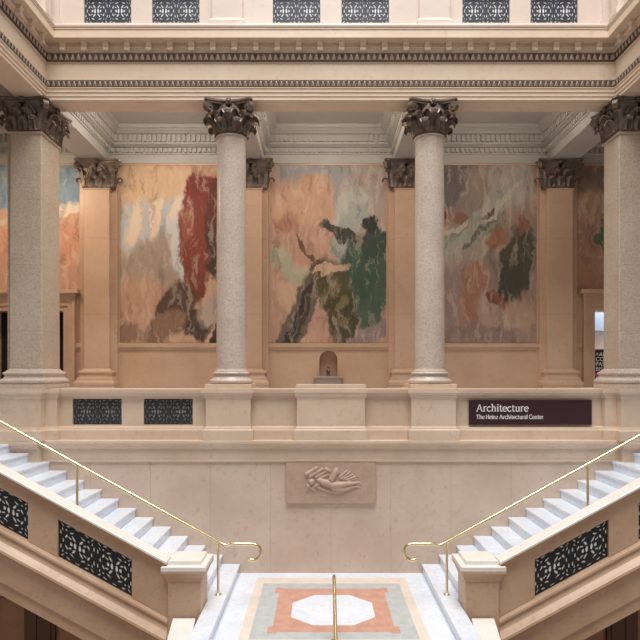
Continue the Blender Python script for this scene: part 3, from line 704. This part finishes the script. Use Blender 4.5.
# ------------------------------------------------------------------ maroon sign with lettering
def strokes(ch):
    def arc(cx, cy, rx, ry, a0, a1, n=14): return [(cx+rx*math.cos(math.radians(a0+(a1-a0)*k/n)), cy+ry*math.sin(math.radians(a0+(a1-a0)*k/n))) for k in range(n+1)]
    T, t_ = .105, .06
    sf = lambda x, y, w=.2: ([(x-w/2,y),(x+w/2,y)], .05)
    fl = lambda x, y: ([(x-.1,y-.02),(x,y)], .05)
    D = {
    'A': ([([(.06,.02),(.34,.72)],t_),([(.34,.72),(.62,.02)],T),([(.16,.26),(.53,.26)],t_),sf(.07,.025),sf(.62,.025,.24)],.72),
    'T': ([([(.3,0),(.3,.7)],T),([(.03,.69),(.57,.69)],.06),([(.04,.7),(.04,.56)],.05),([(.56,.7),(.56,.56)],.05),sf(.3,.025,.26)],.62),
    'H': ([([(.12,0),(.12,.72)],T),([(.58,0),(.58,.72)],T),([(.12,.37),(.58,.37)],t_)]+[sf(x,y,.24) for x in (.12,.58) for y in (.025,.695)],.72),
    'C': ([(arc(.36,.36,.30,.34,48,312),T*.9),([(.57,.72),(.57,.55)],.05)],.66),
    'r': ([([(.12,0),(.12,.5)],T),([(.12,.34),(.19,.45),(.27,.49),(.36,.47)],.08),sf(.12,.025),fl(.1,.48)],.40),
    'c': ([(arc(.25,.25,.21,.23,50,320),T*.85)],.47),
    'h': ([([(.12,0),(.12,.76)],T),([(.12,.36),(.2,.46),(.3,.49),(.39,.45),(.42,.34),(.42,0)],.09),sf(.12,.025),sf(.42,.025),fl(.1,.74)],.57),
    'n': ([([(.12,0),(.12,.5)],T),([(.12,.36),(.2,.46),(.3,.49),(.39,.45),(.42,.34),(.42,0)],.09),sf(.12,.025),sf(.42,.025),fl(.1,.48)],.57),
    'i': ([([(.12,0),(.12,.5)],T),sf(.12,.025),fl(.1,.48),([(.07,.67),(.18,.67)],.11)],.27),
    't': ([([(.14,.64),(.14,.12),(.19,.04),(.27,.03),(.34,.06)],.09),([(.02,.47),(.32,.47)],.06)],.36),
    'e': ([(arc(.25,.25,.21,.23,5,315),T*.8),([(.06,.27),(.46,.27)],.055)],.49),
    'u': ([([(.12,.5),(.12,.14),(.16,.04),(.25,.01),(.34,.05),(.42,.13)],.09),([(.42,0),(.42,.5)],T),fl(.1,.48),fl(.4,.48),([(.42,.025),(.52,.025)],.05)],.56),
    'z': ([([(.04,.47),(.4,.47)],.06),([(.4,.47),(.05,.03)],.09),([(.04,.03),(.41,.03)],.06)],.45),
    'a': ([([(.08,.42),(.16,.49),(.28,.48),(.34,.4),(.34,.05),(.42,.02)],.09),(arc(.2,.14,.14,.13,60,360),.08)],.46),
    'l': ([([(.12,0),(.12,.76)],T),sf(.12,.025),fl(.1,.74)],.25),
    ' ': ([],.26)}
    return D[ch]
def text_mb(txt, x, z, cap, width, y, depth=.006):
    adv = sum(strokes(c)[1] for c in txt); sx = width/adv; sz = cap/.72; b = MB(); q = 0
    for c in txt:
        st, a = strokes(c)
        for pts, wd in st:
            P = [((x+(q+px)*sx), z+pz*sz) for px, pz in pts]; W = wd*sz; rs = []
            for i, (px, pz) in enumerate(P):
                a0 = P[max(i-1,0)]; a1 = P[min(i+1,len(P)-1)]; tx, tz = a1[0]-a0[0], a1[1]-a0[1]; l = math.hypot(tx,tz) or 1
                nx, nz = -tz/l*W/2, tx/l*W/2
                rs.append([(px+nx,y-depth,pz+nz),(px-nx,y-depth,pz-nz),(px-nx,y,pz-nz),(px+nx,y,pz+nz)])
            b.rings(rs)
        q += a
    return b
sg = thing('sign', (3.9,11.68,2.86), 'wide dark maroon sign with white Architecture lettering on the balcony front', 'sign')
b = MB(); b.box(2.69,5.08,11.675,11.70,2.872,3.355); b.build('sign_board', M['sign'], sg, bevel=.003)
b = MB(); b.box(2.9,3.0,11.70,11.738,2.95,3.3); b.box(4.8,4.9,11.70,11.738,2.95,3.3); b.build('mount', M['iron'], sg)
text_mb('Architecture', 2.83, 3.13, .142, 1.02, 11.675).build('title_lettering', M['white'], sg)
text_mb('The Heinz Architectural Center', 2.83, 2.985, .085, 1.31, 11.675).build('subtitle_lettering', M['white'], sg)

# ------------------------------------------------------------------ carved relief plaque
pq = thing('relief_plaque', (0,11.6,1.36), 'rectangular carved stone relief plaque of a reclining winged figure on the lower wall', 'plaque')
x0, x1, z0, z1 = -.866, .866, 1.36, 2.152
b = MB(); b.box(x0,x1,11.575,11.638,z0,z1); b.build('slab', M['relief'], pq, bevel=.008)
nx, nz = 190, 90
X, Z = np.meshgrid(np.linspace(0,1,nx), np.linspace(0,1,nz))
U = X*(x1-x0)/.0193; V = (1-Z)*(z1-z0)/.0193      # photo-pixel like units inside the plaque: 90 x 42
Hh = np.zeros_like(U)
def cap(ax, ay, bx, by, ra, rb, hh=1.0):
    global Hh
    dx, dy = bx-ax, by-ay; l2 = dx*dx+dy*dy or 1e-6
    tt = np.clip(((U-ax)*dx+(V-ay)*dy)/l2, 0, 1); d = np.hypot(U-ax-tt*dx, V-ay-tt*dy); r = ra+(rb-ra)*tt
    Hh = np.maximum(Hh, hh*np.sqrt(np.clip(r*r-d*d, 0, None)))
for q in [(47,23,58,22,4.4,3.6),(58,21.5,66,21,3.2,2.3),(66,21,73,20,2.2,1.2),(73,20,76,22,1.3,.8),(48,26,58,27.5,3.6,2.8),(58,27.5,66,25,2.7,1.8),(66,25,72,24,1.8,1.0),(72,24,75,25.5,1.1,.7),(47,23,38,19.5,3.6,4.0),(38,19.5,33,17.5,3.8,3.0),(44,29,52,32,1.6,1.0),(50,31,60,31,1.3,.7),
          (25,19,25.2,19.6,3.6,3.4),(33,16,42,11,2.0,1.5),(42,11,48,16,1.5,1.2),(32,22,24,26,2.0,1.4),(50,8,46,16,3.0,3.6),(51,7,52,9,2.6,2.4),
          (20,11,30,5,2.4,2.0),(24,13,36,6,2.2,1.8),(30,14,40,8,2.0,1.8),(40,6,44,8,2.4,1.5),(22,24,20,29,2.6,1.4),(26,26,29,30,2.0,1.2),
          (32,25,44,30,2.0,1.2),(48,30,60,29,1.8,.9),(55,16,64,9.5,1.3,.9),(57.5,16.5,67,11.5,1.3,.9),(60,17.2,69.5,14,1.3,.9),(53.5,14.5,61,8,1.2,.9),(62,18.5,70,16.5,1.1,.8)]:
    cap(*q)
rng = np.random.default_rng(3)
for k in range(60):                                    # worn, unreadable chips in the lower strip
    u = 14+k*1.05; cap(u, 34+rng.uniform(-.4,.4), u+.1, 35.6+rng.uniform(-.5,.5), .32, .28, .8)
Y = 11.574 - Hh*.0193*.95
b = MB(); vs = [[b.bm.verts.new((x0+.02+X[j,i]*(x1-x0-.04), Y[j,i], z0+.02+Z[j,i]*(z1-z0-.04))) for i in range(nx)] for j in range(nz)]
for j in range(nz-1):
    for i in range(nx-1): b.bm.faces.new([vs[j][i],vs[j][i+1],vs[j+1][i+1],vs[j+1][i]])
b.build('carved_figure', M['relief'], pq, smooth=True)

# ------------------------------------------------------------------ stairs, balustrades, newels, handrails
RZ, TX = .1812, .3346
def side(s):
    sx = lambda a, b_: tuple(sorted((s*a, s*b_)))
    nm = 'left' if s < 0 else 'right'
    near = 'two iron grilles' if s < 0 else 'maroon sign'
    st = thing('marble_staircase', (s*4,10.7,0), 'white marble steps rising towards the corner near the '+('balcony grilles' if s < 0 else 'maroon sign'), 'staircase', 'marble side staircases')
    for i in range(15):
        xn = 1.76+TX*i; zt = RZ*(i+1)
        b = MB(); a, c = sx(xn, xn+TX+.04); yn = 9.825 if i <= 2 else 9.51; b.box(a,c,yn,11.635,zt-.045,zt)
        a, c = sx(xn+.02, xn+TX+.03); b.box(a,c,yn,11.635,zt-RZ+(.0 if i else .002),zt-.045)
        if i == 2:
            a, c = sx(2.575, xn+TX+.04); b.box(a,c,9.51,9.825,zt-RZ,zt)
        if i == 0:
            a, c = sx(xn, 2.045); b.box(a,c,8.3,9.825,zt-.045,zt); a, c = sx(xn+.02, 2.04); b.box(a,c,8.3,9.825,.002,zt-.045)
        b.build('step', M['marble'], st, bevel=.006)
    zn = lambda X: .1812+.5417*(X-1.76)
    b = MB(); xa, xb = 2.4, 6.75
    b.rings([[(s*X, y, z) for y, z in ((9.51,zn(X)-.62),(11.63,zn(X)-.62),(11.63,zn(X)-.36),(9.51,zn(X)-.36))] for X in (xa,xb)]); b.build('soffit', M['stair_stone'], st)
    # sloping balustrade
    sb = thing('stair_balustrade', (s*4.4,9.6,0), 'sloping stone stair balustrade with '+('two black grilles, below the balcony grilles' if s < 0 else 'black grille, below the maroon sign'), 'balustrade', 'sloping stair balustrades')
    zc = lambda X: 1.242+.5455*(X-3.137)
    def shear(poly, xa, xb, b):
        b.rings([[(s*X, y, zc(X)+d) for y, d in poly] for X in (xa, xb)])
    X0, X1 = 2.572, 6.6
    b = MB(); shear([(9.24,0),(9.24,.03),(9.25,.04),(9.52,.04),(9.53,.03),(9.53,0)], X0, X1, b); b.build('coping', M['coping'], sb)
    b = MB(); shear([(9.50,0),(9.255,-.001),(9.26,-.03),(9.285,-.05),(9.30,-.08),(9.325,-.10),(9.33,-.125),(9.35,-.13),(9.35,-.27),(9.50,-.27)], X0, X1, b); b.build('top_moulding', M['stair_stone'], sb)
    gr = [(3.14,4.293),(4.757,5.91)]; b = MB(); xs = X0
    for g0, g1 in gr+[(X1,X1)]:
        shear([(9.35,-.27),(9.35,-.86),(9.50,-.86),(9.50,-.27)], xs, g0, b)
        if g1 > g0: shear([(9.45,-.27),(9.45,-.86),(9.50,-.86),(9.50,-.27)], g0, g1, b)
        xs = g1
    b.build('wall_panel', M['stair_stone'], sb)
    b = MB(); shear([(9.50,-.86),(9.37,-.86),(9.29,-.90),(9.285,-.935),(9.31,-.945),(9.315,-1.0),(9.29,-1.06),(9.24,-1.11),(9.205,-1.15),(9.20,-1.19),(9.22,-1.22),(9.27,-1.24),(9.275,-1.27),(9.30,-1.28),(9.30,-1.70),(9.325,-1.72),(9.325,-1.75),(9.345,-1.76),(9.345,-1.93),(9.50,-1.93)], X0, X1, b)
    b.build('string_moulding', M['stair_stone'], sb)
    for g0, g1 in gr:
        if s > 0 and g0 > 4.7: pass
        a, c = sx(g0, g1); f_ = lambda x: zc(abs(x))
        g = grille_mb(a, c, -.855, -.272, 9.390, .006, f_, k=1.02).build('grille', M['iron'], sb)
        backing_mb(a, c, -.855, -.272, 9.398, .03, f_).build('backing_plate', M['back_white'], g)
    # newel post
    nw = thing('newel_post', (s*2.31,9.56,-1.2), 'square stone newel post ending the stairs '+('below the two balcony grilles' if s < 0 else 'below the maroon sign'), 'newel post', 'stone newel posts')
    xa, xb = sx(2.05,2.57); e = lambda d, z: (xa-d, xb+d, 9.3-d, 9.82+d, z)
    b = MB(); b.steps([e(.035,-1.2),e(.035,-.22),e(.03,-.20),e(.008,-.18),e(0,-.15),e(0,.64)]); b.build('shaft', M['stair_stone'], nw, bevel=.008)
    b = MB(); b.steps([e(0,.64),e(.012,.645),e(.012,.67),e(.03,.69),e(.035,.72),e(.06,.77),e(.07,.78),e(.085,.80),e(.085,.835)]); b.build('cap_moulding', M['stair_stone'], nw)
    b = MB(); b.steps([e(.085,.836),e(.085,.895),e(.075,.905),e(.0,.906),e(-.005,.965),e(-.012,.97)]); b.build('cap_slab', M['coping'], nw)
    # parapet of the lower flight
    lp = thing('lower_stair_parapet', (s*2.305,8.6,-1.2), 'white topped parapet before the newel post '+('on the balcony grille side' if s < 0 else 'on the maroon sign side'), 'parapet', 'lower flight parapets')
    a, c = sx(2.13,2.48); zl = lambda y: .115-.5*(9.29-y)
    ys = [9.262-.0, 9.1, 8.6, 7.6]
    b = MB(); b.rings([[(a,y,zl(y)-.05),(c,y,zl(y)-.05),(c,y,zl(y)),(a,y,zl(y))] for y in ys]); b.build('coping', M['coping'], lp, bevel=.008)
    a2, c2 = sx(2.16,2.45)
    b = MB(); b.rings([[(a2,y,-3.19),(c2,y,-3.19),(c2,y,zl(y)-.05),(a2,y,zl(y)-.05)] for y in ys]); b.build('body', M['stair_stone'], lp)
    # brass handrail
    hr = thing('handrail', (s*1.907,10.01,RZ), 'sloping brass handrail with scroll end, on the stairs '+('below the balcony grilles' if s < 0 else 'below the maroon sign'), 'handrail', 'brass stair handrails')
    y = 10.01; zr = lambda X: 1.06+.553*(X-1.907)
    pts = [(s*6.7,y,zr(6.7)),(s*4.26,y,zr(4.26)),(s*1.9,y,zr(1.9)+.005),(s*1.78,y,zr(1.78)+.012),(s*1.70,y,1.035),(s*1.6,y,1.03),(s*1.36,y,1.03)]
    for k in range(1, 13):
        a_ = PI/2 - k/12*math.radians(215)
        pts.append((s*(1.33-.135*math.cos(a_)), y, .895+.135*math.sin(a_)))
    b = MB(); b.tube(pts, .027, 14); b.build('rail', M['brass'], hr, smooth=True)
    for X in (1.907,4.26):
        zb = RZ*(math.floor((X-1.76)/TX)+1)
        b = MB(); b.tube([(s*X,y,zb),(s*X,y,zr(X))], .021, 14); p_ = b.build('post', M['brass'], hr, smooth=True)
        b = MB(); b.lathe([(.055,zb+.001),(.055,zb+.012),(.03,zb+.022),(.022,zb+.03)], (s*X,y), 20); b.build('foot_flange', M['brass'], p_, smooth=True)
side(-1); side(1)

# centre rail of the lower flight
cr = thing('centre_handrail', (0,8.9,0), 'straight brass centre handrail rising from the lower flight over the inlaid floor', 'handrail')
pts = [(0,8.92,.70),(0,8.96,.77),(0,8.93,.85),(0,8.86,.885),(0,8.78,.875)] + [(0,8.7-.2*k,.85-.1*k) for k in range(10)]
b = MB(); b.tube(pts, .024, 14); b.build('rail', M['brass'], cr, smooth=True)
b = MB(); b.tube([(0,8.7,.0),(0,8.7,.84)], .02, 14); p_ = b.build('post', M['brass'], cr, smooth=True)
b = MB(); b.lathe([(.05,.001),(.05,.012),(.022,.03)], (0,8.7), 20); b.build('foot_flange', M['brass'], p_, smooth=True)

# ------------------------------------------------------------------ banner in the bright room
bn = thing('exhibition_banner', (7.5,15.9,FLOOR_G), 'dark navy banner with white lettering inside the bright doorway', 'banner')
b = MB(); b.box(7.05,8.1,15.88,15.9,FLOOR_G+.06,4.5); b.build('panel', M['banner'], bn)
b = MB(); b.box(7.0,8.15,15.75,16.03,FLOOR_G+.001,FLOOR_G+.06); b.build('foot', M['iron'], bn)
for txt, z, mat in (('+AR',4.32,'white'),('CON',4.19,'white'),('PAS',4.06,'white'),('BIS',3.93,'white'),('CO',3.68,'white')):
    c = bpy.data.curves.new('lettering', 'FONT'); c.body = txt; c.size = .15; c.extrude = .003; c.materials.append(M[mat])
    tmp = bpy.data.objects.new('lettering', c); COL.objects.link(tmp); bpy.context.view_layer.update()
    me = bpy.data.meshes.new_from_object(tmp); bpy.data.objects.remove(tmp)
    o = bpy.data.objects.new('lettering', me); COL.objects.link(o); o.parent = bn
    o.location = (7.08-7.5, 15.876-15.9, z-FLOOR_G); o.rotation_euler = (PI/2,0,0)
b = MB(); b.box(7.06,7.9,15.872,15.879,3.80,3.87); b.build('stripe', M['pink'], bn)
